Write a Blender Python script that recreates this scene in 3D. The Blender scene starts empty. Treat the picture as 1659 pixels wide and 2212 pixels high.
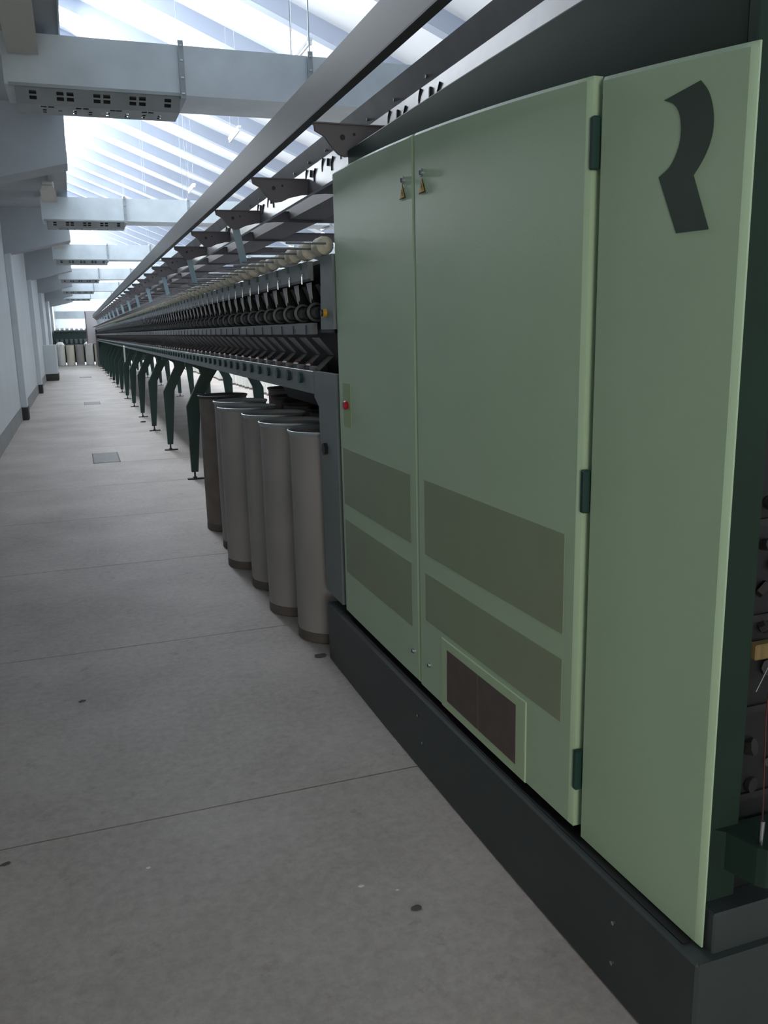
import bpy, bmesh, math, random
from mathutils import Matrix, Vector

S = bpy.context.scene
C = S.collection
RND = random.Random(7)

# ------------------------------------------------------------------ camera
W_PX, H_PX, F_PX = 1659.0, 2212.0, 1837.0
cam_data = bpy.data.cameras.new('camera')
cam_data.sensor_fit = 'VERTICAL'
cam_data.sensor_height = 24.0
cam_data.lens = 24.0 * F_PX / H_PX
cam_data.clip_start, cam_data.clip_end = 0.05, 200
cam = bpy.data.objects.new('camera', cam_data)
C.objects.link(cam)
yv = Vector((160 - 829.5, 724 - 1106, F_PX)).normalized()          # the aisle's direction in view axes
dn = Vector((191.0, 8494.0, F_PX)); dn -= dn.dot(yv) * yv; dn.normalize()
zv = -dn
xv = yv.cross(zv)
cam.matrix_world = Matrix(((xv[0], -xv[1], -xv[2], 0),
                           (yv[0], -yv[1], -yv[2], 0),
                           (zv[0], -zv[1], -zv[2], 1.6),
                           (0, 0, 0, 1)))
S.camera = cam

# ------------------------------------------------------------------ view, world, daylight
S.view_settings.view_transform = 'Standard'
S.view_settings.look = 'None'
S.view_settings.gamma = 1.0
S.view_settings.use_curve_mapping = False
S.view_settings.exposure = 0.55
wd = bpy.data.worlds.new('world'); S.world = wd; wd.use_nodes = True
bg = wd.node_tree.nodes['Background']
bg.inputs['Color'].default_value = (0.62, 0.74, 1.0, 1)
bg.inputs['Strength'].default_value = 1.0

def area(name, loc, direction, sx, sy, power, col):
    l = bpy.data.lights.new(name, 'AREA'); l.shape = 'RECTANGLE'; l.size = sx; l.size_y = sy
    l.energy = power; l.color = col
    o = bpy.data.objects.new(name, l); C.objects.link(o)
    o.location = loc
    o.rotation_euler = Vector(direction).to_track_quat('-Z', 'Y').to_euler()
    return o
# daylight through the saw-tooth roof's long glazing above the gutter, and the next bay's
SKY = (0.88, 0.94, 1.0)
for k in range(21):
    area('north_light', (-0.45, 10.5 + 2.3 * k, 6.45), (1, -0.75, -0.30), 1.5, 3.0, 205, SKY)
for k in range(10):
    area('north_light', (8.75, 10 + 5.0 * k, 6.45), (1, -0.6, -0.30), 3.6, 3.0, 400, SKY)
area('aisle_end_fill', (0.2, 59.3, 5.2), (0, -1, -0.2), 8, 3.0, 2600, SKY)  # added fill to brighten the dull far end; no opening stands there
# doorway behind the photographer
area('doorway_daylight', (-0.2, -3.9, 1.35), (0.25, 1, 0.0), 1.5, 2.0, 62, (1.0, 0.95, 0.80))

# ------------------------------------------------------------------ materials
def mat(name, col, rough=0.6, metal=0.0, var=0.0, scale=4.0, bump=0.0, bscale=60.0, col2=None, spec=0.5, coords='Object'):
    m = bpy.data.materials.new(name); m.use_nodes = True
    nt = m.node_tree; n = nt.nodes; b = n['Principled BSDF']
    b.inputs['Roughness'].default_value = rough
    b.inputs['Metallic'].default_value = metal
    b.inputs['Specular IOR Level'].default_value = spec
    b.inputs['Base Color'].default_value = (*col, 1)
    m.diffuse_color = (*col, 1)
    if var or col2 or bump:
        geo = n.new('ShaderNodeNewGeometry') if coords == 'World' else n.new('ShaderNodeTexCoord')
        src = geo.outputs['Position'] if coords == 'World' else geo.outputs['Object']
    if var or col2:
        t = n.new('ShaderNodeTexNoise'); t.inputs['Scale'].default_value = scale; t.inputs['Detail'].default_value = 5
        nt.links.new(src, t.inputs['Vector'])
        r = n.new('ShaderNodeValToRGB')
        c2 = col2 or tuple(c * (1 - var) for c in col)
        r.color_ramp.elements[0].position = 0.32; r.color_ramp.elements[1].position = 0.68
        r.color_ramp.elements[0].color = (*c2, 1); r.color_ramp.elements[1].color = (*col, 1)
        nt.links.new(t.outputs['Fac'], r.inputs['Fac'])
        nt.links.new(r.outputs['Color'], b.inputs['Base Color'])
    if bump:
        t2 = n.new('ShaderNodeTexNoise'); t2.inputs['Scale'].default_value = bscale; t2.inputs['Detail'].default_value = 3
        nt.links.new(src, t2.inputs['Vector'])
        bp = n.new('ShaderNodeBump'); bp.inputs['Strength'].default_value = bump; bp.inputs['Distance'].default_value = 0.002
        nt.links.new(t2.outputs['Fac'], bp.inputs['Height']); nt.links.new(bp.outputs['Normal'], b.inputs['Normal'])
    return m

M = {}
M['green'] = mat('pale_green_paint', (0.405, 0.54, 0.365), 0.38, var=0.04, scale=3, bump=0.25, bscale=500)
M['green_edge'] = mat('pale_green_paint_edge', (0.42, 0.55, 0.34), 0.3)
M['perf'] = mat('perforated_green_sheet', (0.26, 0.31, 0.20), 0.5, var=0.05, scale=6)
M['darkgreen'] = mat('dark_green_paint', (0.014, 0.032, 0.022), 0.65, var=0.12, scale=5, spec=0.25)
M['leggreen'] = mat('leg_green_paint', (0.012, 0.045, 0.037), 0.45)
M['plinth'] = mat('plinth_grey_paint', (0.040, 0.050, 0.050), 0.5, var=0.15, scale=4)
M['greymetal'] = mat('grey_green_machine_paint', (0.17, 0.20, 0.20), 0.5, var=0.08, scale=5)
M['midgrey'] = mat('mid_grey_machine_paint', (0.15, 0.155, 0.165), 0.5)
M['darkgrey'] = mat('dark_brown_grey_paint', (0.135, 0.122, 0.127), 0.6, var=0.1, scale=3)
M['black'] = mat('black_rubber', (0.008, 0.008, 0.009), 0.5)
M['blackplastic'] = mat('black_plastic', (0.03, 0.03, 0.032), 0.6)
M['coverg'] = mat('cover_grey_plastic', (0.20, 0.19, 0.20), 0.5)
M['steel'] = mat('polished_steel', (0.55, 0.57, 0.6), 0.25, 1.0)
M['galv'] = mat('galvanised_steel', (0.66, 0.73, 0.76), 0.55, 0.15, var=0.18, scale=2.5, coords='World')
M['galvdark'] = mat('dull_galvanised_steel', (0.36, 0.40, 0.41), 0.5, 0.2, var=0.15, scale=4, coords='World')
M['rail'] = mat('rail_grey_paint', (0.078, 0.090, 0.100), 0.55, var=0.12, scale=2, coords='World')
M['railbot'] = mat('rail_underside_dark', (0.045, 0.045, 0.05), 0.6)
M['wall'] = mat('white_wall_plaster', (0.60, 0.64, 0.66), 0.85, var=0.06, scale=1.2, coords='World', bump=0.1, bscale=80)
M['skirt'] = mat('grey_skirting_paint', (0.27, 0.28, 0.28), 0.8, var=0.15, scale=3, coords='World')
M['skirtdark'] = mat('dark_column_base', (0.055, 0.048, 0.045), 0.8, var=0.3, scale=6, coords='World')
M['conc'] = mat('grey_concrete_soffit', (0.42, 0.45, 0.48), 0.85, var=0.1, scale=1.5, coords='World')
M['roof'] = mat('white_roof_slab', (0.88, 0.89, 0.90), 0.8, var=0.04, scale=1, coords='World')
M['rib'] = mat('shade_tinted_roof_rib', (0.40, 0.44, 0.52), 0.8, var=0.06, scale=1, coords='World')  # white roof paint darkened and blued to stand in for the ribs' shaded faces
M['blue'] = mat('pale_blue_strut_paint', (0.30, 0.42, 0.46), 0.5)
M['can'] = mat('sliver_can_plastic', (0.32, 0.30, 0.285), 0.55, var=0.18, scale=2.5, coords='World')
M['canbrown'] = mat('old_sliver_can_brown', (0.20, 0.165, 0.145), 0.6, col2=(0.13, 0.105, 0.09), scale=6)
M['canwhite'] = mat('white_sliver_can', (0.70, 0.69, 0.64), 0.55, var=0.08, scale=3)
M['cancream'] = mat('cream_sliver_can', (0.66, 0.62, 0.50), 0.55, var=0.08, scale=3)
M['canblue'] = mat('blue_grey_can_foot', (0.45, 0.52, 0.55), 0.55)
M['cotton'] = mat('cotton_sliver', (0.85, 0.85, 0.82), 0.95)
M['yarn'] = mat('cream_yarn', (0.70, 0.66, 0.53), 0.85, var=0.2, scale=30)
M['rim'] = mat('can_rim_metal', (0.36, 0.40, 0.41), 0.5, 0.4)
M['logo'] = mat('dark_green_logo', (0.038, 0.058, 0.042), 0.5)
M['yellow'] = mat('warning_yellow', (0.62, 0.34, 0.02), 0.5)
M['red'] = mat('red_button', (0.45, 0.012, 0.02), 0.4)
M['brown'] = mat('brown_filter_mesh', (0.12, 0.09, 0.078), 0.7, var=0.25, scale=14)
M['orange'] = mat('orange_plastic', (0.25, 0.05, 0.01), 0.5)
M['lamp'] = mat('lamp_housing_beige', (0.55, 0.54, 0.47), 0.5)
M['tube'] = mat('unlit_white_tube', (0.80, 0.82, 0.82), 0.3)
M['cream'] = mat('cream_cabinet_paint', (0.50, 0.46, 0.46), 0.5, var=0.05, scale=2)
M['debris'] = mat('dirty_lint', (0.09, 0.08, 0.07), 0.9)
M['lint'] = mat('white_lint', (0.65, 0.64, 0.62), 0.95)
M['cover'] = mat('floor_cover_metal', (0.16, 0.155, 0.15), 0.6, var=0.3, scale=12)
M['footband'] = mat('dirty_can_foot', (0.13, 0.11, 0.095), 0.7, var=.2, scale=8)
M['defl'] = mat('deflector_steel_sheet', (.55, .55, .57), .45, .2)
M['box'] = mat('ochre_junction_box', (0.20, 0.135, 0.05), 0.6)

# glass
g = bpy.data.materials.new('window_glass'); g.use_nodes = True
gn = g.node_tree.nodes; gb = gn['Principled BSDF']
gb.inputs['Base Color'].default_value = (0.85, 0.92, 0.95, 1); gb.inputs['Roughness'].default_value = 0.3
gb.inputs['Transmission Weight'].default_value = 1.0; gb.inputs['IOR'].default_value = 1.1
M['glass'] = g

# floor: trowelled concrete, stained
fm = bpy.data.materials.new('worn_concrete_floor'); fm.use_nodes = True
nt = fm.node_tree; n = nt.nodes; b = n['Principled BSDF']; b.inputs['Roughness'].default_value = 0.62
b.inputs['Specular IOR Level'].default_value = 0.35
geo = n.new('ShaderNodeNewGeometry')
def noise(scale, detail, rough=0.6):
    t = n.new('ShaderNodeTexNoise'); t.inputs['Scale'].default_value = scale; t.inputs['Detail'].default_value = detail
    t.inputs['Roughness'].default_value = rough
    nt.links.new(geo.outputs['Position'], t.inputs['Vector']); return t
def ramp(src, p0, c0, p1, c1):
    r = n.new('ShaderNodeValToRGB'); r.color_ramp.elements[0].position = p0; r.color_ramp.elements[1].position = p1
    r.color_ramp.elements[0].color = (*c0, 1); r.color_ramp.elements[1].color = (*c1, 1)
    nt.links.new(src, r.inputs['Fac']); return r
big = ramp(noise(1.1, 6).outputs['Fac'], .3, (.37, .325, .29), .7, (.52, .47, .425))
fine = ramp(noise(28, 8, .75).outputs['Fac'], .35, (.80, .79, .78), .7, (1.06, 1.06, 1.06))
spots = ramp(noise(7.5, 7, .7).outputs['Fac'], .60, (1, 1, 1), .76, (.66, .62, .59))
m1 = n.new('ShaderNodeMixRGB'); m1.blend_type = 'MULTIPLY'; m1.inputs[0].default_value = 1
m2 = n.new('ShaderNodeMixRGB'); m2.blend_type = 'MULTIPLY'; m2.inputs[0].default_value = 1
nt.links.new(big.outputs[0], m1.inputs[1]); nt.links.new(fine.outputs[0], m1.inputs[2])
nt.links.new(m1.outputs[0], m2.inputs[1]); nt.links.new(spots.outputs[0], m2.inputs[2])
nt.links.new(m2.outputs[0], b.inputs['Base Color'])
bp = n.new('ShaderNodeBump'); bp.inputs['Strength'].default_value = .15; bp.inputs['Distance'].default_value = .003
nt.links.new(noise(60, 5).outputs['Fac'], bp.inputs['Height']); nt.links.new(bp.outputs['Normal'], b.inputs['Normal'])
M['floor'] = fm
M['joint'] = mat('dark_floor_joint', (0.10, 0.095, 0.09), 0.9)

# ------------------------------------------------------------------ helpers
def finish(name, bm, m, parent=None, smooth=False):
    me = bpy.data.meshes.new(name)
    bmesh.ops.recalc_face_normals(bm, faces=bm.faces)
    if smooth:
        for f in bm.faces: f.smooth = True
    bm.to_mesh(me); bm.free()
    me.materials.append(m)
    if smooth and hasattr(me, 'set_sharp_from_angle'):
        me.set_sharp_from_angle(angle=math.radians(35))
    o = bpy.data.objects.new(name, me); C.objects.link(o)
    if parent is not None: o.parent = parent
    return o

def tag(o, label=None, cat=None, group=None, kind=None):
    if label: o['label'] = label
    if cat: o['category'] = cat
    if group: o['group'] = group
    if kind: o['kind'] = kind
    return o

def empty(name, loc=(0, 0, 0), label=None, cat=None, group=None):
    o = bpy.data.objects.new(name, None); C.objects.link(o); o.location = loc
    o.empty_display_size = 0.1
    return tag(o, label, cat, group)

def box(bm, x0, x1, y0, y1, z0, z1, bev=0.0):
    vs = [bm.verts.new((x, y, z)) for x in (x0, x1) for y in (y0, y1) for z in (z0, z1)]
    fs = [(0, 1, 3, 2), (4, 6, 7, 5), (0, 4, 5, 1), (2, 3, 7, 6), (0, 2, 6, 4), (1, 5, 7, 3)]
    faces = [bm.faces.new([vs[i] for i in f]) for f in fs]
    if bev:
        es = {e for f in faces for e in f.edges}
        bmesh.ops.bevel(bm, geom=list(es), offset=bev, segments=1, affect='EDGES')

def hexa(bm, p):   # 8 points: bottom ring 0-3, top ring 4-7
    vs = [bm.verts.new(q) for q in p]
    for f in ((3, 2, 1, 0), (4, 5, 6, 7), (0, 1, 5, 4), (1, 2, 6, 5), (2, 3, 7, 6), (3, 0, 4, 7)):
        bm.faces.new([vs[i] for i in f])

def cyl(bm, a, b_, r0, r1=None, seg=12, caps=True):
    a = Vector(a); b_ = Vector(b_); r1 = r0 if r1 is None else r1
    d = (b_ - a).normalized()
    u = d.orthogonal().normalized(); v = d.cross(u)
    A = [bm.verts.new(a + r0 * (math.cos(t) * u + math.sin(t) * v)) for t in [2 * math.pi * i / seg for i in range(seg)]]
    B = [bm.verts.new(b_ + r1 * (math.cos(t) * u + math.sin(t) * v)) for t in [2 * math.pi * i / seg for i in range(seg)]]
    for i in range(seg):
        j = (i + 1) % seg; bm.faces.new((A[i], A[j], B[j], B[i]))
    if caps: bm.faces.new(A[::-1]); bm.faces.new(B)

def tube(bm, pts, r, seg=6):
    for a, b_ in zip(pts[:-1], pts[1:]): cyl(bm, a, b_, r, seg=seg)

def lathe(bm, prof, cx, cy, seg=40, axis='Z'):
    rings = []
    for r, z in prof:
        ring = []
        for i in range(seg):
            t = 2 * math.pi * i / seg
            if axis == 'Z': ring.append(bm.verts.new((cx + r * math.cos(t), cy + r * math.sin(t), z)))
            else: ring.append(bm.verts.new((cx + r * math.cos(t), z, cy + r * math.sin(t))))   # axis Y: z is y, cy is z
        rings.append(ring)
    for A, B in zip(rings[:-1], rings[1:]):
        for i in range(seg):
            j = (i + 1) % seg; bm.faces.new((A[i], A[j], B[j], B[i]))

def prism(bm, poly, t0, t1, f):     # poly of (a,b); f(a,b,t)->xyz
    A = [bm.verts.new(f(a, b_, t0)) for a, b_ in poly]
    B = [bm.verts.new(f(a, b_, t1)) for a, b_ in poly]
    n_ = len(poly)
    bm.faces.new(A); bm.faces.new(B[::-1])
    for i in range(n_):
        j = (i + 1) % n_; bm.faces.new((A[i], B[i], B[j], A[j]))

def O(name, fn, m, parent=None, smooth=False, **k):
    bm = bmesh.new(); fn(bm); o = finish(name, bm, m, parent, smooth)
    return tag(o, **k) if k else o

def Bx(name, m, parent, *a, bev=0.0, **k):
    return O(name, lambda bm: box(bm, *a, bev=bev), m, parent, **k)

def link_copy(src, parent=None, loc=None, name=None):
    o = src.copy(); C.objects.link(o)
    if parent is not None: o.parent = parent
    if loc is not None: o.location = loc
    return o

def copy_tree(src, loc, parent=None):
    r = src.copy(); C.objects.link(r); r.location = loc
    if parent is not None: r.parent = parent
    kids = list(src.children)
    for ch in kids:
        c = ch.copy(); C.objects.link(c); c.parent = r
        for g_ in list(ch.children):
            d = g_.copy(); C.objects.link(d); d.parent = c
    return r

# ------------------------------------------------------------------ the room
XW = -1.10          # left wall
XG = 0.10           # gutter edge
YN, YF = -4.0, 60.0
XR = 22.0
fl = Bx('floor', M['joint'], None, XW - .3, XR, YN, YF, -0.30, -0.006, kind='structure')
edges = [YN, -2.45, -0.75, 0.97]
y = 2.68
while y < YF: edges.append(y); y += 1.715
edges.append(YF)
for k, (a, b_) in enumerate(zip(edges[:-1], edges[1:])):
    def slab(bm, a=a, b_=b_):
        t = 0.028     # the joints run very slightly askew
        bot = []
        p = [(XW, a + .0035 + t), (XR, a + .0035 + t - .04 * 1), (XR, b_ - .0035 + t - .04), (XW, b_ - .0035 + t)]
        hexa(bm, [(q[0], q[1], -0.05) for q in p] + [(q[0], q[1], 0.0) for q in p])
    O('slab', slab, M['floor'], fl)

wl = Bx('wall_left', M['wall'], None, XW - .3, XW, YN, YF, 0, 4.6, kind='structure')
wb = O('wall_back', lambda bm: prism(bm, [(XW - .3, 0), (-.95, 0), (-.95, 2.4), (.55, 2.4), (.55, 0), (XR, 0), (XR, 8.3), (XW - .3, 8.3)], YN - .2, YN, lambda a, b2, t: (a, t, b2)), M['wall'], None, kind='structure')
wf = Bx('wall_far', M['wall'], None, XW - .3, XR, YF, YF + .2, 0, 8.3, kind='structure')
wr = Bx('wall_right', M['wall'], None, XR, XR + .2, YN, YF, 0, 8.3, kind='structure')
Bx('baseboard_left', M['skirt'], None, XW, XW + .012, YN, YF, 0, 0.255, kind='structure')
# columns with haunch beams carrying the gutter
cols = [1.9, 10.1, 17.98, 26.2, 34.3, 42.4, 50.5]
for yc in cols:
    c = Bx('column', M['wall'], wl, XW, XW + .115, yc, yc + .42, 0, 3.3, bev=.006)
    Bx('column_base', M['skirtdark'], wl, XW, XW + .125, yc - .01, yc + .43, 0, 0.25)
    O('haunch_beam', lambda bm: prism(bm, [(XW, 3.10), (-1.04, 3.12), (-0.79, 3.165), (XG, 3.37), (XG, 3.95), (XW, 3.95)],
                                      yc - .012, yc + .44, lambda a, b2, t: (a, t, b2)), M['conc'], wl)
O('trim_1', lambda bm: prism(bm, [(XW, 3.95), (XG, 3.95), (XG, 4.62), (XG - .10, 4.62), (XG - .10, 4.08), (XW, 4.08)], YN, YF, lambda a, b2, t: (a, t, b2)), M['conc'], None, kind='structure')
# gutter drip edge
Bx('trim_2', M['galv'], None, XG, XG + .012, YN, YF, 3.93, 4.63, kind='structure')
# low duct housing at the wall far down the aisle
lw = empty('wall_housing', (XW, 33.4, 0), 'low white boxed housing against the left wall far down the aisle', 'housing')
o = Bx('casing', M['wall'], lw, 0, .43, 0, 1.5, .24, 1.27, bev=.01)
Bx('plinth', M['skirtdark'], lw, 0, .44, -.01, 1.5, 0, .24)

# saw-tooth roof: ribbed slab sloping down from each glazing ridge
def roof(x0, x1, ztop, tag_name, s=0.4):
    f = lambda x: ztop - s * (x - x0)
    r = O(tag_name, lambda bm: hexa(bm, [(x0 - .1, YN, f(x0)), (x1, YN, f(x1)), (x1, YF, f(x1)), (x0 - .1, YF, f(x0)),
                                     (x0 - .1, YN, f(x0) + .2), (x1, YN, f(x1) + .2), (x1, YF, f(x1) + .2), (x0 - .1, YF, f(x0) + .2)]),
          M['roof'], None, kind='structure')
    y = 1.15
    while y < YF - 1:
        O('roof_rib', lambda bm: hexa(bm, [(x0, y, f(x0) - .31), (x1, y, f(x1) - .31), (x1, y + .2, f(x1) - .31), (x0, y + .2, f(x0) - .31),
                                           (x0, y, f(x0) + .02), (x1, y, f(x1) + .02), (x1, y + .2, f(x1) + .02), (x0, y + .2, f(x0) + .02)]),
          M['rib'], r)
        y += 2.15
    return r
roof(-1.05, 8.1, 8.42, 'ceiling')
roof(8.1, 22.0, 8.42, 'ceiling')
Bx('trim_3', M['conc'], None, 8.1, 9.15, YN, YF, 3.95, 4.5, kind='structure')
for wi, x in ((1, -1.07), (2, 8.12)):
    w = Bx('window_%d' % wi, M['glass'], None, x - .02, x - .012, YN, YF, 4.5, 8.45, kind='structure')
    y = YN
    while y < YF:
        Bx('mullion', M['wall'], w, x - .05, x + .02, y, y + .05, 4.5, 8.45); y += 1.6
    Bx('transom', M['wall'], w, x - .05, x + .02, YN, YF, 6.2, 6.26)
# stanchions of the second gutter
for yc in range(2, 60, 8):
    pass

# ------------------------------------------------------------------ air ducts across the aisle
def perforated(bm, P, rows, wx):   # bilinear sheet P(u,v) with rectangular slots
    us = sorted({0.0, 1.0} | {u for r in rows for u in (r[0], r[1])})
    vs = sorted({0.0, 1.0} | {v for r in rows for v in (r[2], r[3])})
    cache = {}
    def V(u, v):
        if (u, v) not in cache: cache[(u, v)] = bm.verts.new(P(u, v))
        return cache[(u, v)]
    for u0, u1 in zip(us[:-1], us[1:]):
        for v0, v1 in zip(vs[:-1], vs[1:]):
            uc, vc = (u0 + u1) / 2, (v0 + v1) / 2
            if any(r[0] < uc < r[1] and r[2] < vc < r[3] for r in rows): continue
            bm.faces.new((V(u0, v0), V(u1, v0), V(u1, v1), V(u0, v1)))

D_LEN, D_DEP, D_H = 8.6, 0.60, 0.375
X0, ZB = -0.33, 3.5
def ring(bm, x0, x1, y0, y1, z0, z1, t):      # rectangular collar around a duct
    def loop(x, e): return [bm.verts.new(p) for p in ((x, y0 + e, z0 + e), (x, y1 - e, z0 + e), (x, y1 - e, z1 - e), (x, y0 + e, z1 - e))]
    a, b2, c, d = loop(x0, 0), loop(x1, 0), loop(x1, t), loop(x0, t)
    for P, Q in ((a, b2), (b2, c), (c, d), (d, a)):
        for i in range(4):
            j = (i + 1) % 4; bm.faces.new((P[i], P[j], Q[j], Q[i]))
def make_duct():
    r = empty('air_duct', (0, 0, 0))
    xs = [X0, 1.02, 2.10, 3.4, 4.7, 6.0, 7.3, X0 + D_LEN]
    for a, b_ in zip(xs[:-1], xs[1:]):
        Bx('duct_section', M['galv'], r, a + .002, b_ - .002, 0, D_DEP, ZB, ZB + D_H)
    for x in xs[1:-1]:
        f = O('flange', lambda bm: ring(bm, x - .022, x + .022, -.03, D_DEP + .03, ZB - .03, ZB + D_H + .03, .03), M['galvdark'], r)
        O('clip', lambda bm: [box(bm, x - .012, x + .012, -.038, -.03, z, z + .012) for z in (ZB + .0, ZB + .12, ZB + .25, ZB + .36)], M['steel'], f, kind='stuff')
    # perforated diffuser trough below the aisle end, clear of the duct by the flange depth
    xa, xb = X0 + .07, 1.0
    zt, zb = ZB - .002, ZB - .105
    holes = []
    L = xb - xa
    grp = [.08, .24, .30, .46, .52, .68, .74, .90]
    for u in grp:
        for v in ((.22, .42), (.52, .72)): holes.append((u, u + .042, v[0], v[1]))
    def sheet(bm):
        perforated(bm, lambda u, v: (xa + L * u, 0.01 + .13 * v, zt + (zb - zt) * v), holes, L)
        hb = []
        for u in (.14, .185, .35, .395, .56, .60, .76, .80): hb.append((u, u + .034, .10, .22))
        for u in (.15, .245, .335, .43, .54, .66, .77, .87):
            hb.append((u, u + .022, .42, .56)); hb.append((u, u + .022, .66, .80))
        perforated(bm, lambda u, v: (xa + L * u, .14 + (D_DEP - .28) * v, zb), hb, L)
        perforated(bm, lambda u, v: (xa + L * u, D_DEP - .14 + .13 * v, zb + (zt - zb) * v), holes, L)
        for x in (xa, xb):
            vs = [bm.verts.new(p) for p in ((x, .01, zt), (x, D_DEP - .01, zt), (x, D_DEP - .14, zb), (x, .14, zb))]
            bm.faces.new(vs)
    t = O('diffuser', sheet, M['galvdark'], r)
    O('slot_shade_sheet', lambda bm: prism(bm, [(.17, zt - .001), (.19, zt - .001), (.19, zt - .075), (.17, zt - .075)], xa, xb, lambda a, b2, t: (t, a, b2)), M['black'], t)  # added black sheet standing in for the shade behind the slots
    O('lip', lambda bm: box(bm, X0 + .03, 1.0, -.02, .0, ZB - .012, ZB + .012), M['galvdark'], t)
    for x in (2.10,):
        for y in (-.015, D_DEP + .015):
            O('hanger_rod', lambda bm: cyl(bm, (x, y, ZB + D_H), (x, y, 8.0 - .4 * x), .004, seg=5), M['galvdark'], r)
    return r
dY = [7.63, 16.0, 24.1, 32.6, 41.2, 49.6]
names = ['nearest galvanised air duct crossing overhead with slotted diffuser underneath',
         'second galvanised air duct from the camera crossing above the aisle',
         'third galvanised air duct from the camera crossing above the aisle',
         'fourth galvanised air duct from the camera crossing above the aisle',
         'fifth galvanised air duct from the camera crossing above the aisle',
         'farthest galvanised air duct crossing above the end of the aisle']
d0 = make_duct()
for k, yy in enumerate(dY):
    d = d0 if k == 0 else copy_tree(d0, (0, 0, 0))
    d.location = (0, yy, 0)
    tag(d, names[k], 'duct', 'galvanised air ducts crossing overhead')

# ------------------------------------------------------------------ suspended lamp battens (unlit)
def lamp(L, wires, zroof, name_m):
    r = empty('batten_lamp', (0, 0, 0))
    Bx('housing', M['lamp'] if name_m else M['tube'], r, -.03, .03, 0, L, .03, .07, bev=.008)
    O('tube', lambda bm: cyl(bm, (0, .03, .012), (0, L - .03, .012), .014, seg=10), M['tube'], r, True)
    Bx('end_cap', M['tube'], r, -.02, .02, 0, .03, -.005, .03); Bx('end_cap', M['tube'], r, -.02, .02, L - .03, L, -.005, .03)
    for y in (.06, L - .06):
        O('hanging_wire', lambda bm: cyl(bm, (0, y, .07), (0, y, zroof), .003, seg=4), M['galvdark'], r)
    return r
roofz = lambda x: 8.0 - .4 * x
l0 = lamp(0.78, 2, roofz(2.45) - 4.35, 0)
lamps = [(2.45, 8.85, 'unlit white batten lamp hanging above the nearest duct'),
         (2.45, 12.7, 'unlit white batten lamp hanging between the first and second ducts'),
         (2.45, 17.6, 'unlit white batten lamp hanging above the second duct')]
for k, (x, y, lb) in enumerate(lamps):
    o = l0 if k == 0 else copy_tree(l0, (0, 0, 0))
    o.location = (x, y, 4.35); tag(o, lb, 'lamp', 'batten lamps hanging below the ribbed roof')
def wall_lamp(r_):
    r = empty('gutter_lamp', (0, 0, 0))
    Bx('housing', M['lamp'], r, -.09, .09, 0, 1.15, .05, .12, bev=.02)
    O('reflector', lambda bm: prism(bm, [(-.07, .05), (.07, .05), (.11, -.02), (-.11, -.02)], 0, 1.15, lambda a, b2, t: (a, t, b2)), M['lamp'], r)
    O('bracket', lambda bm: box(bm, -.02, .02, .25, .29, .12, .24), M['galvdark'], r)
    O('bracket', lambda bm: box(bm, -.02, .02, .85, .89, .12, .24), M['galvdark'], r)
    return r
w0 = wall_lamp(0)
for k, (y, lb) in enumerate([(6.40, 'beige lamp fixture under the gutter just before the nearest duct, top left corner'),
                             (14.2, 'beige lamp fixture under the gutter just before the second duct'),
                             (22.3, 'beige lamp fixture under the gutter just before the third duct')]):
    o = w0 if k == 0 else copy_tree(w0, (0, 0, 0))
    o.location = (-.17, y, 3.72); tag(o, lb, 'lamp', 'lamp fixtures below the gutter')

# ------------------------------------------------------------------ drive cabinet with the three pale green doors
def bow(Y): return .008 * (3.6 - Y) ** 2
def ztop(Y): d = 3.6 - Y; return 2.238 - .012 * d - .0262 * d * d
cab = empty('drive_cabinet', (1.8, 2.4, 0), 'large green cabinet at the machine end with three pale green doors', 'cabinet')
def lift(o, root=None):   # parts are modelled in world axes; express them about their thing's base
    r = root or o.parent
    o.matrix_parent_inverse = r.matrix_world.inverted() if False else Matrix.Translation(-Vector(r.location))
    return o
def curved(bm, Ya, Yb, xoff, thick, zb, zt, nseg=14, bev=.010):
    # a slab following the cabinet's bowed front, front edges softened
    ys = [Yb + (Ya - Yb) * i / nseg for i in range(nseg + 1)]
    ys = [Yb, Yb + bev] + ys[1:-1] + [Ya - bev, Ya]
    rows = []
    for i, Y in enumerate(ys):
        x = xoff + bow(Y); t = zt(Y) if callable(zt) else zt
        e = bev if i in (0, len(ys) - 1) else 0
        if e: prof = [(x + thick, zb), (x + e, zb), (x + e, zb + bev), (x + e, t - bev), (x + e, t), (x + thick, t)]
        else: prof = [(x + thick, zb), (x + bev, zb), (x, zb + bev), (x, t - bev), (x + bev, t), (x + thick, t)]
        rows.append([bm.verts.new((p[0], Y, p[1])) for p in prof])
    for A, B in zip(rows[:-1], rows[1:]):
        for i in range(6):
            j = (i + 1) % 6; bm.faces.new((A[i], A[j], B[j], B[i]))
    bm.faces.new(rows[0]); bm.faces.new(rows[-1][::-1])
def patch(bm, Ya, Yb, xoff, z0, z1, thick=.002, nseg=8):
    ys = [Yb + (Ya - Yb) * i / nseg for i in range(nseg + 1)]
    rows = []
    for i, Y in enumerate(ys):
        x = xoff + bow(Y)
        za = z0 if not isinstance(z0, tuple) else z0[0] + (z0[1] - z0[0]) * i / nseg
        zb = z1 if not isinstance(z1, tuple) else z1[0] + (z1[1] - z1[0]) * i / nseg
        rows.append([bm.verts.new(p) for p in ((x, Y, za), (x, Y, zb), (x + thick, Y, zb), (x + thick, Y, za))])
    for A, B in zip(rows[:-1], rows[1:]):
        for i in range(4):
            j = (i + 1) % 4; bm.faces.new((A[i], A[j], B[j], B[i]))
    bm.faces.new(rows[0]); bm.faces.new(rows[-1][::-1])

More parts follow.
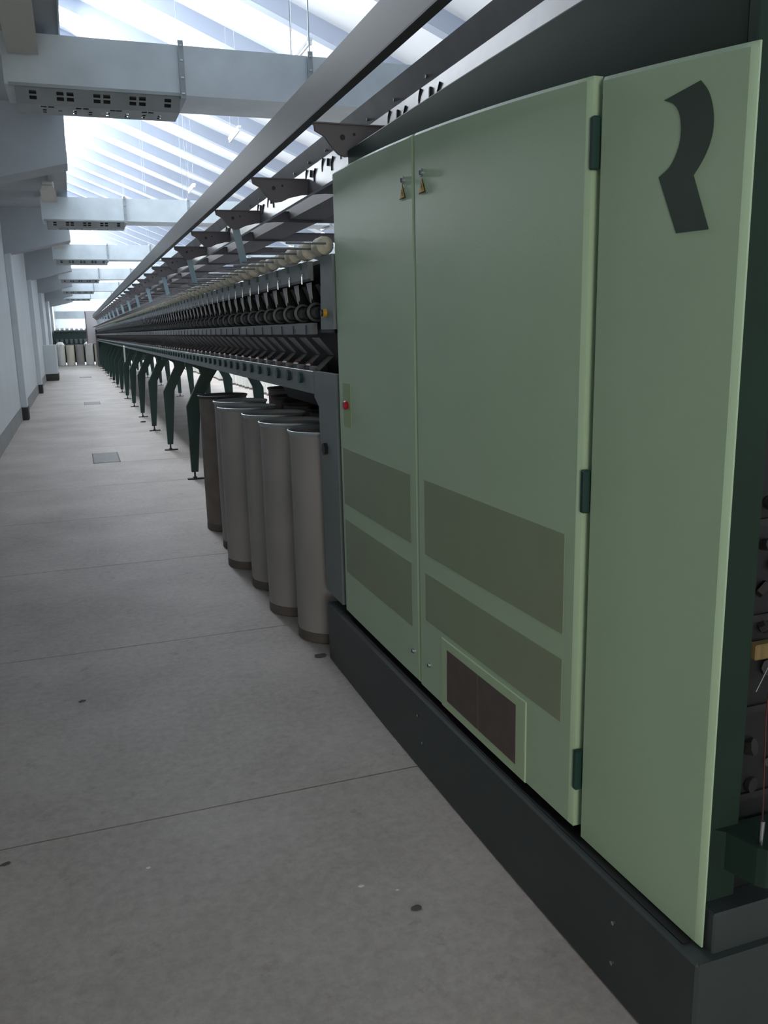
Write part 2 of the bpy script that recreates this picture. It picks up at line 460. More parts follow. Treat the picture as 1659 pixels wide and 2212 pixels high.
XD = 1.070
ZD = .325
def OC(name, fn, m, parent, smooth=False, **k):
    o = O(name, fn, m, parent, smooth, **k)
    if parent is cab: lift(o)
    return o
Pi = Matrix.Translation(-Vector((1.8, 2.4, 0)))
body = OC('body', lambda bm: curved(bm, 3.52, 1.312, XD + .045, 1.30, .02, 2.312, bev=.006), M['darkgreen'], cab)
base = OC('plinth', lambda bm: curved(bm, 3.86, 1.228, XD - .017, .5, 0, .292, bev=.006), M['plinth'], cab)
OC('toe_gap_shade', lambda bm: curved(bm, 3.66, 1.29, XD - .002, .05, .291, .297, bev=.001), M['black'], cab)  # black strip standing in for the shade on the plinth top below the doors
OC('end_plinth', lambda bm: box(bm, 1.150, 2.5, 1.245, 1.305, 0, .385, bev=.004), M['plinth'], cab)
door1 = OC('door', lambda bm: curved(bm, 3.605, 2.708, XD, .030, ZD, ztop), M['green'], cab, True)
door2 = OC('door', lambda bm: curved(bm, 2.702, 1.722, XD, .034, ZD - .004, ztop), M['green'], cab, True)
door3 = OC('door', lambda bm: curved(bm, 1.706, 1.266, XD + .016, .014, ZD - .030, lambda Y: ztop(Y) - .004), M['green'], cab, True)
def K(name, fn, m, par, smooth=False, **k):    # child of a door: door's own origin sits at the cabinet origin
    return O(name, fn, m, par, smooth, **k)
for par, (Ya, Yb), zs in ((door1, (3.565, 2.768), ((.841, 1.091), (.526, .768))), (door2, (2.642, 1.775), ((.832, 1.093), (.592, .764)))):
    e = .0012
    for za, zb in zs:
        zz0, zz1 = za, zb
        K('perforated_vent', lambda bm: patch(bm, Ya, Yb, XD - e, zz0, zz1), M['perf'], par, label='olive finely perforated rectangle')
# lower filter panel of the middle door
K('filter_panel', lambda bm: curved(bm, 2.505, 1.945, XD - .004, .006, ZD + .004, .575, bev=.002), M['green_edge'], door2)
for a, b_ in ((2.458, 2.236), (2.232, 1.998)):
    K('filter_mesh', lambda bm: patch(bm, a, b_, XD - .0055, .362, .545, .003), M['brown'], door2, label='brown fine filter mesh')
# logo on the nearest door
logo = [(1.492, 2.020), (1.46, 2.024), (1.393, 2.031), (1.372, 2.008), (1.359, 1.98), (1.354, 1.952), (1.358, 1.924), (1.374, 1.895), (1.400, 1.868), (1.352, 1.766), (1.440, 1.768), (1.499, 1.880), (1.467, 1.895), (1.447, 1.921), (1.440, 1.948), (1.445, 1.982), (1.462, 2.005)]
def smooth_logo(bm):
    pts = []
    # outer and inner arcs are refined by Catmull-Rom
    def cr(ps, n_=5):
        out = []
        q = [ps[0]] + ps + [ps[-1]]
        for i in range(1, len(q) - 2):
            for s_ in range(n_):
                t = s_ / n_
                f = lambda a, b2, c, d: .5 * ((2 * b2) + (-a + c) * t + (2 * a - 5 * b2 + 4 * c - d) * t * t + (-a + 3 * b2 - 3 * c + d) * t ** 3)
                out.append((f(q[i - 1][0], q[i][0], q[i + 1][0], q[i + 2][0]), f(q[i - 1][1], q[i][1], q[i + 1][1], q[i + 2][1])))
        out.append(ps[-1]); return out
    outer = cr(logo[2:9]); inner = cr(logo[11:17] + [logo[0]])
    pts = outer + [logo[9], logo[10]] + inner[:-1] + [logo[0]]
    # dedupe
    P = [pts[0]]
    for p in pts[1:]:
        if math.hypot(p[0] - P[-1][0], p[1] - P[-1][1]) > .001: P.append(p)
    prism(bm, P, 0, .0015, lambda a, b2, t: (XD + .016 + bow(a) - .0018 + t, a, b2))
K('logo', smooth_logo, M['logo'], door3, label='dark green angular R shaped emblem')
# hinges in the recess between the two right doors
for z0, z1 in ((1.930, 2.040), (1.158, 1.262), (.432, .540)):
    K('hinge', lambda bm: box(bm, XD + .0285 + .002, XD + .0285 + .022, 1.705, 1.7215, z0, z1, bev=.003), M['leggreen'], door2)
# locks and warning triangles
def lock(par, Y, z, s=1):
    x = XD + bow(Y)
    def fn(bm):
        cyl(bm, (x + .002, Y, z), (x - .004, Y, z), .016 * s, seg=14)
        cyl(bm, (x - .004, Y, z), (x - .007, Y, z), .010 * s, seg=8)
    k = K('lock', fn, M['steel'], par, True)
    K('keyhole', lambda bm: box(bm, x - .0085, x - .006, Y - .003 * s, Y + .003 * s, z - .008 * s, z + .008 * s), M['black'], k)
lock(door1, 2.795, 2.079, .8); lock(door2, 2.635, 2.076, .8)
lock(door1, 2.765, .432, .7); lock(door2, 2.617, .432, .7)
def tri(par, Y, z):
    x = XD + bow(Y) - .001
    a = K('warning_sign', lambda bm: prism(bm, [(Y - .027, z - .020), (Y + .027, z - .020), (Y, z + .026)], 0, .0012, lambda p, q, t: (x + t - .001, p, q)), M['black'], par)
    K('sign_face', lambda bm: prism(bm, [(Y - .0215, z - .0168), (Y + .0215, z - .0168), (Y, z + .020)], 0, .001, lambda p, q, t: (x + t - .002, p, q)), M['yellow'], a) if par is None else None
    return a, x
for par, Y, z in ((door1, 2.797, 2.040), (door2, 2.630, 2.034)):
    a, x = tri(par, Y, z)
    # third level is the last allowed: border sign > yellow face and bolt share the sign
    K('warning_face', lambda bm: prism(bm, [(Y - .0215, z - .0165), (Y + .0215, z - .0165), (Y, z + .020)], 0, .0008, lambda p, q, t: (x + t - .0022, p, q)), M['yellow'], par)
    K('lightning_mark', lambda bm: prism(bm, [(Y + .001, z + .010), (Y - .006, z - .003), (Y - .001, z - .003), (Y - .004, z - .013), (Y + .006, z + .001), (Y + .001, z + .001), (Y + .005, z + .009)],
                                           0, .0006, lambda p, q, t: (x + t - .0032, p, q)), M['black'], par)
# switch recess with the red button
K('switch_recess', lambda bm: box(bm, XD - .002, XD + .002, 3.43, 3.535, 1.188, 1.375), mat('recess_green', (.30, .40, .20), .5), door1, label='yellow green recess around the switch')
K('stop_button', lambda bm: (cyl(bm, (XD - .002, 3.475, 1.283), (XD - .012, 3.475, 1.283), .016, .019, 16), cyl(bm, (XD - .012, 3.475, 1.283), (XD - .020, 3.475, 1.283), .019, .014, 16)), M['red'], door1, True, label='red mushroom stop button')
# bolts on the plinth
for Y, z in ((2.68, .215), (2.64, .125), (1.50, .20), (1.50, .09)):
    OC('bolt', lambda bm: cyl(bm, (XD - .018 + bow(Y), Y, z), (XD - .024 + bow(Y), Y, z), .0055, seg=6), M['steel'], cab)
# end face towards the photographer: post, open bay with dark mechanism, rounded foot bracket
OC('corner_post', lambda bm: box(bm, 1.149, 1.234, 1.283, 1.310, .385, 2.27, bev=.003), M['darkgreen'], cab)
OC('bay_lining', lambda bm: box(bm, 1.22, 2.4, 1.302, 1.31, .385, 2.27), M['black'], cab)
def fb(bm):
    pts = [(1.160, 1.29), (1.185, 1.266), (1.198, 1.224), (1.205, 1.200), (1.217, 1.185), (1.234, 1.179), (1.31, 1.179), (1.335, 1.20), (1.335, 1.29)]
    prism(bm, pts, .472, .558, lambda a, b2, t: (a, b2, t))
OC('foot_bracket', fb, M['darkgreen'], cab)
OC('guide_rod', lambda bm: cyl(bm, (1.221, 1.208, .558), (1.221, 1.208, .61), .005, seg=10), M['steel'], cab, True)
OC('red_cable', lambda bm: tube(bm, [(1.224, 1.212, .61), (1.236, 1.236, .82), (1.25, 1.24, 1.08)], .0018), mat('red_cable', (.06, .01, .01), .5), cab)
def clutter(bm):
    r = random.Random(3)
    for i in range(26):
        z = .50 + i * .044; x = 1.255 + r.random() * .10
        cyl(bm, (x, 1.303, z), (x + r.uniform(-.01, .01), 1.284 + r.random() * .01, z + r.uniform(-.01, .01)), r.uniform(.008, .020), seg=8)
    for i in range(6):
        z = .6 + i * .2
        box(bm, 1.24, 1.40, 1.295, 1.303, z, z + .015)
OC('mechanism', clutter, mat('oily_mechanism', (.016, .014, .014), .5), cab, kind='stuff')
OC('junction_box', lambda bm: box(bm, 1.237, 1.29, 1.275, 1.30, .925, .958, bev=.003), M['box'], cab)
OC('tension_wire', lambda bm: cyl(bm, (1.2375, 1.268, .862), (1.272, 1.268, .925), .0011, seg=5), M['steel'], cab)

# ------------------------------------------------------------------ spinning machine
mach = empty('spinning_machine', (1.78, 25.0, 0), 'long spinning machine on dark green legs behind the green cabinet', 'machine')
MT = Matrix.Translation(-Vector(mach.location))
def MP(name, fn, m, smooth=False, **k):
    o = O(name, fn, m, mach, smooth, **k); o.matrix_parent_inverse = MT; return o
YE = 46.9
XC = 1.78
mx = lambda x: 2 * XC - x
# end frame beside the cabinet (L-shaped)
def lframe(bm):
    poly = [(3.66, .335), (3.93, .335), (3.955, 1.24), (4.03, 1.283), (4.03, 1.404), (3.66, 1.404)]
    prism(bm, poly, 0, .03, lambda a, b2, t: (1.072 + t, a, b2))
MP('end_frame', lframe, M['greymetal'])
MP('frame_edge', lambda bm: box(bm, 1.10, 1.13, 3.60, 3.66, .30, 1.40), M['black'])
MP('end_frame', lambda bm: box(bm, 1.12, 2.45, 3.66, 3.74, .295, 1.404), M['darkgreen'])
MP('knob', lambda bm: cyl(bm, (1.072, 3.845, 1.05), (1.055, 3.845, 1.05), .030, seg=6), M['black'], label='black hexagonal knob')
MP('upper_end_panel', lambda bm: prism(bm, [(3.62, 1.60), (3.83, 1.60), (3.80, 1.915), (3.62, 1.915)], 0, .06, lambda a, b2, t: (1.062 + t, a, b2)), M['greymetal'])
MP('knob', lambda bm: cyl(bm, (1.062, 3.735, 1.672), (1.045, 3.735, 1.672), .018, seg=12), M['yellow'], label='yellow and black round knob')
MP('knob', lambda bm: cyl(bm, (1.045, 3.735, 1.672), (1.038, 3.735, 1.672), .016, seg=12), M['black'])
# apron in 2.6 m sections, mid rail, upper rail on both sides
PITCH = .26
for side in (0, 1):
    X = (lambda x: x) if side == 0 else mx
    def sb(bm, x0, x1, *a):
        x0, x1 = sorted((X(x0), X(x1))); box(bm, x0, x1, *a)
    ya = 4.03 if side == 0 else 3.74
    seams = [ya] + [6.12 + 2.6 * k for k in range(17)]
    seams = [s for s in seams if s < YE - 1] + [YE]
    for a, b_ in zip(seams[:-1], seams[1:]):
        MP('apron_panel', lambda bm: sb(bm, 1.07, 1.085, a + .003, b_ - .003, 1.295, 1.404, 0.002), M['greymetal'])
        MP('slotted_rail', lambda bm: sb(bm, 1.068, 1.10, a, b_, 1.578, 1.632), M['midgrey'])
        MP('upper_rail', lambda bm: sb(bm, 1.062, 1.09, a, b_, 1.828, 1.915), M['greymetal'])
    MP('support_rail', lambda bm: (sb(bm, 1.058, 1.068, 4.0, YE, 1.822, 1.834)), M['blackplastic'])
# core of the machine: dark inner body, shelves
for a_ in ((1.33, mx(1.33), 3.74, YE, 1.32, 1.895), (1.085, mx(1.085), 3.74, YE, 1.29, 1.32)):
    MP('machine_core', lambda bm: box(bm, *a_), M['black'])
for q in (0, 1):
    xs_ = sorted((1.10, 1.33)) if q == 0 else sorted((mx(1.10), mx(1.33)))
    MP('shelf', lambda bm: box(bm, xs_[0], xs_[1], 3.74, YE, 1.585, 1.60), M['black'])
MP('top_deck', lambda bm: box(bm, 1.09, mx(1.09), 3.74, YE, 1.895, 1.912), M['midgrey'])

# spinning units
def unit():
    r = empty('spinning_unit', (0, 0, 0))
    # black housing block
    O('unit_housing', lambda bm: hexa(bm, [(1.19, -.055, 1.70), (1.33, -.055, 1.70), (1.33, .055, 1.70), (1.19, .055, 1.70),
                                           (1.13, -.035, 1.815), (1.33, -.035, 1.828), (1.33, .035, 1.828), (1.13, .035, 1.815)]), M['black'], r)
    # bright steel deflector, ragged lower edge
    O('deflector', lambda bm: prism(bm, [(.045, 1.826), (.135, 1.826), (.130, 1.79), (.118, 1.775), (.115, 1.738), (.104, 1.73), (.097, 1.762), (.088, 1.768), (.078, 1.745), (.066, 1.752), (.060, 1.79)], 0, .004,
                                    lambda a, b2, t: (1.112 + t + (1.826 - b2) * .12, a, b2)), M['defl'], r)
    def hook(bm):
        pts = [(1.056, 0, 1.815)] + [(1.074 - .018 * math.cos(t), 0, 1.850 + .020 * math.sin(t)) for t in [0, .6, 1.2, 1.8, 2.4, 3.0]]
        pts += [(1.098, 0, 1.83)]
        tube(bm, pts, .004, 6)
    O('hook', hook, M['steel'], r, True)
    def roll(bm):
        lathe(bm, [(.001, -.075), (.014, -.075), (.016, -.068), (.030, -.068), (.034, -.060), (.030, -.02), (.030, .050), (.024, .055), (.001, .055)], 1.135, 1.682, 16, 'Y')
    O('roller', roll, M['blackplastic'], r, True)
    O('roller_hub', lambda bm: lathe(bm, [(.001, -.078), (.020, -.078), (.022, -.07), (.022, -.06)], 1.135, 1.682, 14, 'Y'), M['black'], r, True)
    O('roller_flange', lambda bm: lathe(bm, [(.036, .06), (.047, .064), (.047, .074), (.036, .078)], 1.14, 1.685, 18, 'Y'), M['midgrey'], r, True)
    O('rail_slot', lambda bm: box(bm, 1.064, 1.0685, -.004, .004, 1.575, 1.622), M['black'], r)
    # chevron cover below the rail
    def chev(bm):
        hexa(bm, [(1.185, -.024, 1.475), (1.20, -.024, 1.475), (1.20, .018, 1.475), (1.185, .018, 1.475),
                  (1.105, -.046, 1.562), (1.12, -.046, 1.562), (1.12, .046, 1.562), (1.105, .046, 1.562)])
    def low(bm):
        hexa(bm, [(1.105, -.020, 1.412), (1.12, -.020, 1.400), (1.12, .016, 1.400), (1.105, .016, 1.412),
                  (1.180, -.026, 1.470), (1.195, -.026, 1.470), (1.195, .016, 1.470), (1.180, .016, 1.470)])
    O('yarn_cover', chev, M['coverg'], r)
    O('yarn_guide', low, M['coverg'], r)
    O('base_block', lambda bm: box(bm, 1.10, 1.20, .07, .18, 1.32, 1.435, bev=.01), M['blackplastic'], r)
    O('base_tab', lambda bm: box(bm, 1.088, 1.12, .0, .045, 1.40, 1.425), M['coverg'], r)
    O('marker', lambda bm: box(bm, 1.105, 1.12, .09, .12, 1.436, 1.440), M['orange'], r)
    O('apron_knob', lambda bm: cyl(bm, (1.07, .13, 1.366), (1.052, .13, 1.366), .028, seg=8), M['leggreen'], r)
    O('clip', lambda bm: box(bm, 1.055, 1.062, .02, .06, 1.885, 1.915), M['leggreen'], r)
    return r
u0 = unit()
u0.parent = mach; u0.matrix_parent_inverse = MT
Y0 = 4.12
nU = int((YE - .3 - Y0) / PITCH)
big = list(u0.children)
# a far unit: same shapes, fewer pieces
for k in range(1, nU):
    yy = Y0 + PITCH * k
    r = u0.copy(); C.objects.link(r); r.location = (0, yy, 0)
    for ch in big:
        nm = ch.name.split('.')[0]
        if yy > 24 and nm in ('marker', 'base_tab', 'clip', 'rail_slot'): continue
        if yy > 34 and nm in ('hook', 'base_block'): continue
        c = ch.copy(); C.objects.link(c); c.parent = r
u0.location = (0, Y0, 0)

# yarn spools along the top rail, each with its tube arm on the machine
def spool_mesh(bm):
    prof = [(.010, -.062), (.028, -.062), (.039, -.052), (.042, -.02), (.042, .03), (.038, .05), (.026, .058), (.010, .058)]
    lathe(bm, prof, 0, 0, 18, 'Y')
sp = empty('yarn_spool', (1.078, Y0 - .3, 1.962))
s1 = O('yarn_winding', spool_mesh, M['yarn'], sp, True)
s2 = O('spool_core', lambda bm: cyl(bm, (0, -.066, 0), (0, .062, 0), .010, seg=10), M['cancream'], sp)
tag(sp, 'small cream yarn spool in the row along the machine\'s top rail', 'spool', 'cream yarn spools in the row on the top rail')
arm0 = O('package_arm', lambda bm: cyl(bm, (.895, -.075, 1.968), (1.075, -.075, 1.968), .0045, seg=6), M['midgrey'], mach)
arm0.matrix_parent_inverse = MT
arm0.location = (0, Y0 - .3, 0)
nS = 0
for k in range(1, nU):
    yy = Y0 - .3 + PITCH * k
    a = arm0.copy(); C.objects.link(a); a.location = (0, yy, 0)
    r = sp.copy(); C.objects.link(r); r.location = (1.078 + RND.uniform(-.004, .004), yy, 1.962 + RND.uniform(0, .004))
    sc = RND.uniform(.88, 1.08); r.scale = (sc, 1, sc)
    c = s1.copy(); C.objects.link(c); c.parent = r
    if yy < 16:
        c = s2.copy(); C.objects.link(c); c.parent = r

# legs
def leg_mesh(bm, mirror=False):
    pts = [(1.092, .085), (1.164, .085), (1.236, .832), (1.30, .96), (1.392, 1.12), (1.44, 1.19), (1.52, 1.235), (1.78, 1.235), (1.78, 1.295),
           (1.10, 1.295), (1.10, 1.24), (1.19, 1.235), (1.245, 1.205), (1.262, 1.15), (1.085, .812)]
    f = (lambda a, b2, t: (mx(a) if mirror else a, t, b2))
    prism(bm, pts, -.035, .035, f)
def foot(bm, mirror=False):
    X = mx if mirror else (lambda x: x)
    cyl(bm, (X(1.128), 0, .018), (X(1.128), 0, .09), .011, seg=8)
    x0, x1 = sorted((X(1.045), X(1.225)))
    box(bm, x0, x1, -.028, .028, .0, .016, bev=.004)
    cyl(bm, (X(1.128), 0, .016), (X(1.128), 0, .030), .022, seg=6)
lg = []
for mi in (False, True):
    a = O('leg', lambda bm: leg_mesh(bm, mi), M['leggreen'], mach); a.matrix_parent_inverse = MT
    f = O('levelling_foot', lambda bm: foot(bm, mi), M['railbot'], a)
    lg.append((a, f))
ys = [9.53 + 2.6 * k for k in range(15)]
for k, yy in enumerate(ys):
    for a, f in lg:
        if k == 0: a.location = (0, yy, 0); continue
        c = a.copy(); C.objects.link(c); c.location = (0, yy, 0)
        d = f.copy(); C.objects.link(d); d.parent = c
MP('can_guard', lambda bm: hexa(bm, [(1.45, 4.0, 1.12), (2.3, 4.0, 1.12), (2.3, 6.0, 1.12), (1.45, 6.2, 1.12),
                                     (1.45, 4.0, 1.29), (2.3, 4.0, 1.29), (2.3, 6.6, 1.29), (1.45, 6.6, 1.29)]), M['blackplastic'])

# overhead robot rail, bracket plates, conveyor trunks
RY0 = 1.0
MP('overhead_rail', lambda bm: (box(bm, .968, .998, RY0, YE - .6, 2.435, 2.575)), M['rail'])
MP('rail_flange', lambda bm: box(bm, .966, 1.004, RY0, YE - .6, 2.428, 2.4345), M['railbot'])
plates = [3.55 + 1.3 * k for k in range(33)]
plates = [p for p in plates if p < YE - .8]
def plate(bm):
    pts = [(.985, 2.416), (.99, 2.385), (1.03, 2.365), (1.06, 2.325), (1.085, 2.300), (1.115, 2.290), (1.15, 2.296), (1.19, 2.315), (1.26, 2.332), (1.40, 2.345),
           (mx(1.40), 2.345), (mx(1.26), 2.332), (mx(1.115), 2.29), (mx(1.06), 2.325), (mx(.99), 2.385), (mx(.985), 2.416)]
    prism(bm, pts, 0, .012, lambda a, b2, t: (a, t, b2))
    box(bm, .985, mx(.985), -.008, .028, 2.412, 2.4175)
p0 = O('bracket_plate', plate, M['darkgrey'], mach); p0.matrix_parent_inverse = MT
h0 = O('plate_hole', lambda bm: cyl(bm, (1.105, -.002, 2.365), (1.105, .0005, 2.365), .011, seg=12), M['black'], p0)
h1 = O('plate_hole', lambda bm: cyl(bm, (1.155, -.002, 2.378), (1.155, .0005, 2.378), .006, seg=10), M['black'], p0)
for k, yy in enumerate(plates):
    if k == 0: p0.location = (0, yy, 0); continue
    c = p0.copy(); C.objects.link(c); c.location = (0, yy, 0)
    for h in (h0, h1):
        d = h.copy(); C.objects.link(d); d.parent = c
# struts from every second plate down to the top rail
def strut(bm):
    hexa(bm, [(1.175, -.004, 1.912), (1.225, -.004, 1.912), (1.225, .004, 1.912), (1.175, .004, 1.912),
              (1.10, -.004, 2.30), (1.15, -.004, 2.30), (1.15, .004, 2.30), (1.10, .004, 2.30)])
st0 = O('strut', strut, M['blue'], mach); st0.matrix_parent_inverse = MT
for k in range(16):
    yy = 3.55 + 1.3 * (2 * k + 2) + .02
    if k == 0: st0.location = (0, yy, 0); continue
    c = st0.copy(); C.objects.link(c); c.location = (0, yy, 0)
# slotted steel trunk
def trunk(bm):
    x = 1.30
    vs = [(x - .012, 2.565), (x + .012, 2.478), (x - .006, 2.332), (x + .02, 2.332), (x + .06, 2.565)]
    prism(bm, vs, 1.3, YE - 1, lambda a, b2, t: (a, t, b2))
MP('steel_trunk', trunk, mat('shiny_trunk_steel', (.17, .17, .18), .4, .25, var=.35, scale=5), label='shiny steel trunk with bent slots')
# its slots: three kinds per section, joined in one part
def slots(bm):
    y = 3.2
    while y < 16:
        for k in range(1):
            x = 1.3025
            tube(bm, [(x + .007, y, 2.475), (x + .006, y + .012, 2.455), (x + .005, y + .014, 2.435), (x + .003, y + .004, 2.410)], .0045, 5)
            tube(bm, [(x + .004, y - .10, 2.455), (x, y - .105, 2.42)], .006, 5)
            tube(bm, [(x + .004, y - .19, 2.45), (x + .002, y - .17, 2.42), (x - .002, y - .185, 2.385)], .0045, 5)
            cyl(bm, (x + .001, y - .06, 2.502), (x + .008, y - .06, 2.502), .007, seg=8)
        y += .34
MP('trunk_slot', slots, M['black'], kind='stuff')
MP('middle_conveyor', lambda bm: box(bm, 1.50, 1.74, 3.6, YE - 1, 2.36, 2.46), M['darkgrey'])

# ------------------------------------------------------------------ far end cabinet of the machine
ec = empty('end_cabinet', (1.1, 46.9, 0), 'tall cream cabinet closing the far end of the long machine', 'cabinet')
ET = Matrix.Translation(-Vector(ec.location))
for nm, a, m in (('cabinet_body', (.64, 2.3, 47.0, 48.0, 1.15, 2.80), M['cream']), ('corner_strip', (.60, .645, 46.96, 47.2, 1.15, 2.78), M['darkgrey']),
                 ('cabinet_leg', (1.04, 1.15, 46.95, 47.95, 0.0, 1.9), M['darkgrey']), ('cabinet_leg', (2.35, 2.45, 46.95, 47.95, 0, 1.9), M['darkgrey']),
                 ('drive_box', (1.15, 2.4, 46.92, 47.6, 0.55, 1.6), M['darkgreen'])):
    o = O(nm, lambda bm: box(bm, *a, bev=.01), m, ec); o.matrix_parent_inverse = ET

# ------------------------------------------------------------------ sliver cans
def can(cx, cy, m, name='sliver_can', R=.2, H=1.105, content=False, seg=40, footm=None):
    r = empty(name, (cx, cy, 0))
    rb = R - .012
    body = O('body', lambda bm: lathe(bm, [(rb - .002, .055), (rb, .07), (rb + .002, .5), (rb, 1.03), (rb + .002, H - .02), (rb - .006, H - .02), (rb - .008, .08), (.001, .08)], 0, 0, seg), m, r, True)
    O('foot_band', lambda bm: lathe(bm, [(.001, .0), (rb - .006, .0), (rb + .001, .006), (rb + .001, .055), (rb - .004, .056), (.001, .056)], 0, 0, seg), footm or M['footband'], r, True)
    O('rim', lambda bm: lathe(bm, [(rb + .001, H - .028), (rb + .004, H - .020), (R, H - .010), (R, H - .002), (R - .005, H), (R - .010, H - .004), (rb - .006, H - .022), (rb - .006, H - .03)], 0, 0, seg), M['rim'] if m is not M['canbrown'] else M['railbot'], r, True)
    if content:
        c = O('cotton_heap', lambda bm: bmesh.ops.create_icosphere(bm, subdivisions=3, radius=1), M['cotton'], r, True)
        c.scale = (R * .95, R * .95, .18); c.location = (0, 0, H - .03)
        dm = c.data
        for v in dm.vertices:
            v.co *= 1 + .18 * math.sin(v.co.x * 7 + cx * 3) * math.cos(v.co.y * 6 + cx)
    return r
front = [(1.176, 4.213, 'can', 'grey sliver can nearest the green cabinet, standing under the machine'),
         (1.124, 4.70, 'can', 'second grey sliver can from the green cabinet under the machine'),
         (1.124, 5.222, 'can', 'third grey sliver can from the green cabinet, mostly hidden by the second'),
         (1.063, 5.785, 'can', 'pale grey sliver can standing fourth from the green cabinet, farthest out in the aisle'),
         (1.113, 6.319, 'can', 'fifth grey sliver can almost hidden behind the fourth, before the brown one'),
         (1.091, 6.993, 'canbrown', 'old brown sliver can with dark rim beside the first green leg')]
for x, y, m, lb in front:
    tag(can(x, y, M[m]), lb, 'can', 'sliver cans in the front row under the machine')
back = [(1.60, 4.30), (1.57, 4.80), (1.58, 5.35), (1.55, 5.95), (1.60, 6.55), (2.04, 4.4), (2.03, 5.0), (2.0, 5.6), (2.02, 6.3), (1.78, 7.55)]
ordw = ['first', 'second', 'third', 'fourth', 'fifth']
for k, (x, y) in enumerate(back):
    if k == 9: lb = 'lone dark sliver can standing behind the brown can, its rim just below the machine'
    elif k < 5: lb = 'dark sliver can under the machine, ' + ordw[k] + ' from the cabinet in the middle row'
    else: lb = 'dark sliver can in the deepest row under the machine, ' + ordw[k - 5] + ' from the cabinet'
    tag(can(x, y, M['canbrown']), lb, 'can', 'sliver cans in the middle row under the machine' if k < 5 else ('sliver cans in the back row under the machine' if k < 9 else None))

# row of cans across the far end of the aisle
farc = [(-.74, M['canwhite'], True, 'white can heaped with cotton, leftmost in the row at the far end of the aisle'),
        (-.27, M['cancream'], False, 'cream can second from left in the row at the far end'),
        (.21, M['can'], False, 'greyish can in the middle of the row at the far end'),
        (.69, M['canwhite'], True, 'white can with a high cotton heap beside the far cream cabinet'),
        (1.17, M['cancream'], False, 'cream can partly hidden by the far end cabinet')]
for x, m, cc, lb in farc:
    c = can(x, 49.1, m, R=.222, content=cc, seg=24, footm=M['canblue'])
    tag(c, lb, 'can', 'cans in the row across the far end of the aisle')
# second machine crossing behind them
m2 = empty('crossing_machine', (.8, 50.0, 0), 'dark green spinning machine standing crosswise behind the far row of cans', 'machine')
T2 = Matrix.Translation(-Vector(m2.location))
def P2(name, fn, m, **k):
    o = O(name, fn, m, m2, **k); o.matrix_parent_inverse = T2; return o
P2('machine_body', lambda bm: box(bm, -1.0, 4.0, 49.75, 50.6, .15, 1.12), M['darkgreen'])
P2('unit_bank', lambda bm: box(bm, -1.0, 4.0, 49.85, 50.6, 1.12, 1.85), M['leggreen'])
P2('top_rail', lambda bm: box(bm, -1.0, 4.0, 49.7, 49.84, 1.80, 1.87), M['darkgrey'])
k0 = P2('unit_cover', lambda bm: hexa(bm, [(-.05, 49.80, 1.15), (.05, 49.80, 1.15), (.05, 49.86, 1.15), (-.05, 49.86, 1.15),
                                           (-.08, 49.74, 1.40), (.08, 49.74, 1.40), (.08, 49.86, 1.40), (-.08, 49.86, 1.40)]), M['coverg'])
for k in range(20):
    if k: k0 = link_copy(k0)
    k0.location = (-.88 + .24 * k, 0, 0)
pk = O('yarn_package', lambda bm: lathe(bm, [(.02, -.075), (.055, -.075), (.06, -.07), (.06, .07), (.055, .075), (.02, .075)], 0, 0, 14, 'Y'), M['cotton'], None, True)
for k in range(7):
    o = pk if k == 0 else link_copy(pk)
    o.rotation_euler = (0, 0, math.pi / 2); o.location = (-.82 + .245 * k, 49.77, 1.93)
    tag(o, ('white yarn package atop the far crosswise machine, ' + (['leftmost', 'second from the left', 'third from the left', 'fourth from the left', 'fifth from the left', 'sixth from the left', 'seventh from the left'] + ['hidden'] * 3)[k]) if k < 7 else 'white yarn package on the far crosswise machine hidden behind the cream cabinet', 'package', 'white yarn packages on the crosswise machine')
fd = Bx('cross_duct', M['galv'], None, XW + .2, 8, 51.3, 51.9, 2.5, 2.9); tag(fd, 'grey duct running crosswise above the farthest machine', 'duct')

# row of white cans beyond the machine, seen between its legs
cw = can(4.7, 12.0, M['canwhite'], R=.23, seg=20)
lbw = 'white sliver can in the row standing beyond the long machine, seen between its legs'
tag(cw, lbw, 'can', 'white sliver cans beyond the long machine')
for k in range(1, 60):
    o = copy_tree(cw, (4.7 + RND.uniform(-.04, .04), 12.0 + .52 * k, 0))

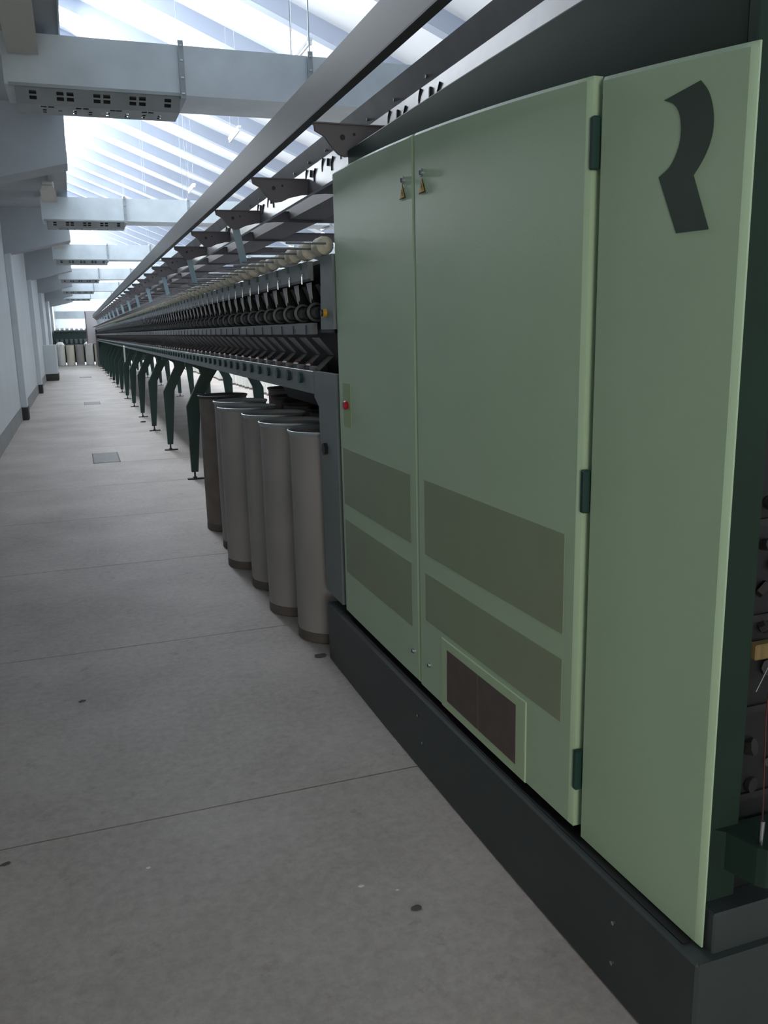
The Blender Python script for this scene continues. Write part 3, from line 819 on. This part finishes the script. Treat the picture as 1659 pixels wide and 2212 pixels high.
# ------------------------------------------------------------------ floor covers and litter
for x, y, w, d, lb in ((.25, 11.8, .31, .95, 'dark rectangular cover plate in the aisle floor nearest the camera'),
                       (.26, 21.6, .34, .8, 'second cover plate in the aisle floor, level with the middle legs'),
                       (.27, 35.2, .4, .9, 'farthest cover plate in the aisle floor')):
    c = empty('floor_cover', (x, y, 0), lb, 'cover', 'cover plates in the aisle floor')
    Bx('plate', M['cover'], c, -w / 2, w / 2, -d / 2, d / 2, 0.0, .004)
    for q in (-1, 1): Bx('frame_bar', M['joint'], c, q * (w / 2 + .006) - .006, q * (w / 2 + .006) + .006, -d / 2, d / 2, 0, .005)
def scrap(name, x, y, s, m, lb, cat, fl_=.35, rz=0.0):
    def fn(bm):
        bmesh.ops.create_icosphere(bm, subdivisions=2, radius=s)
        r = random.Random(int(x * 1000 + y * 77))
        for v in bm.verts:
            v.co.x *= 1.5; v.co.z = max(v.co.z * fl_, -s * fl_ * .5) ; v.co *= r.uniform(.75, 1.2)
        lo = min(v.co.z for v in bm.verts)
        for v in bm.verts: v.co.z -= lo
    o = O(name, fn, m, None); o.location = (x, y, 0); o.rotation_euler = (0, 0, rz); tag(o, lb, cat); return o
scrap('lint_scrap', .762, 1.965, .011, M['debris'], 'dark lint scrap on the floor near the plinth, lower middle', 'scrap')
scrap('lint_scrap', 1.015, 3.90, .020, M['debris'], 'dark lint strip on the floor at the foot of the nearest can', 'scrap')
scrap('lint_scrap', 1.05, 16.3, .04, M['debris'], 'dark lint clump on the floor between the green legs', 'scrap')
scrap('lint_scrap', 1.73, 12.3, .035, M['debris'], 'dark lint clump on the floor under the machine', 'scrap')
scrap('thread_scrap', -.116, 3.796, .012, M['debris'], 'thin curled dark scrap alone on the floor, left of centre', 'scrap', .2, .5)
scrap('lint_fleck', .065, 2.436, .005, M['lint'], 'tiny white fleck on the floor at lower left', 'fleck')
scrap('lint_fleck', .646, 2.114, .006, M['lint'], 'tiny white fleck on the floor nearer the plinth', 'fleck')
scrap('lint_fleck', .74, 2.06, .004, M['lint'], 'smallest white fleck on the floor just beyond the dark lint scrap', 'fleck')
scrap('lint_scrap', -.35, 2.62, .010, M['debris'], 'flat dark scrap on the floor joint at lower left', 'scrap', .15, .3)
# lint hanging from the apron far along
o = O('cotton_tuft', lambda bm: prism(bm, [(0, 0), (.10, .02), (.14, -.20), (.18, -.35), (.05, -.28), (.01, -.15)], 0, .03, lambda a, b2, t: (t, a, b2)), M['cotton'], None)
o.location = (1.035, 20.6, 1.32); tag(o, 'white cotton tuft hanging from the machine\'s lower edge', 'tuft')
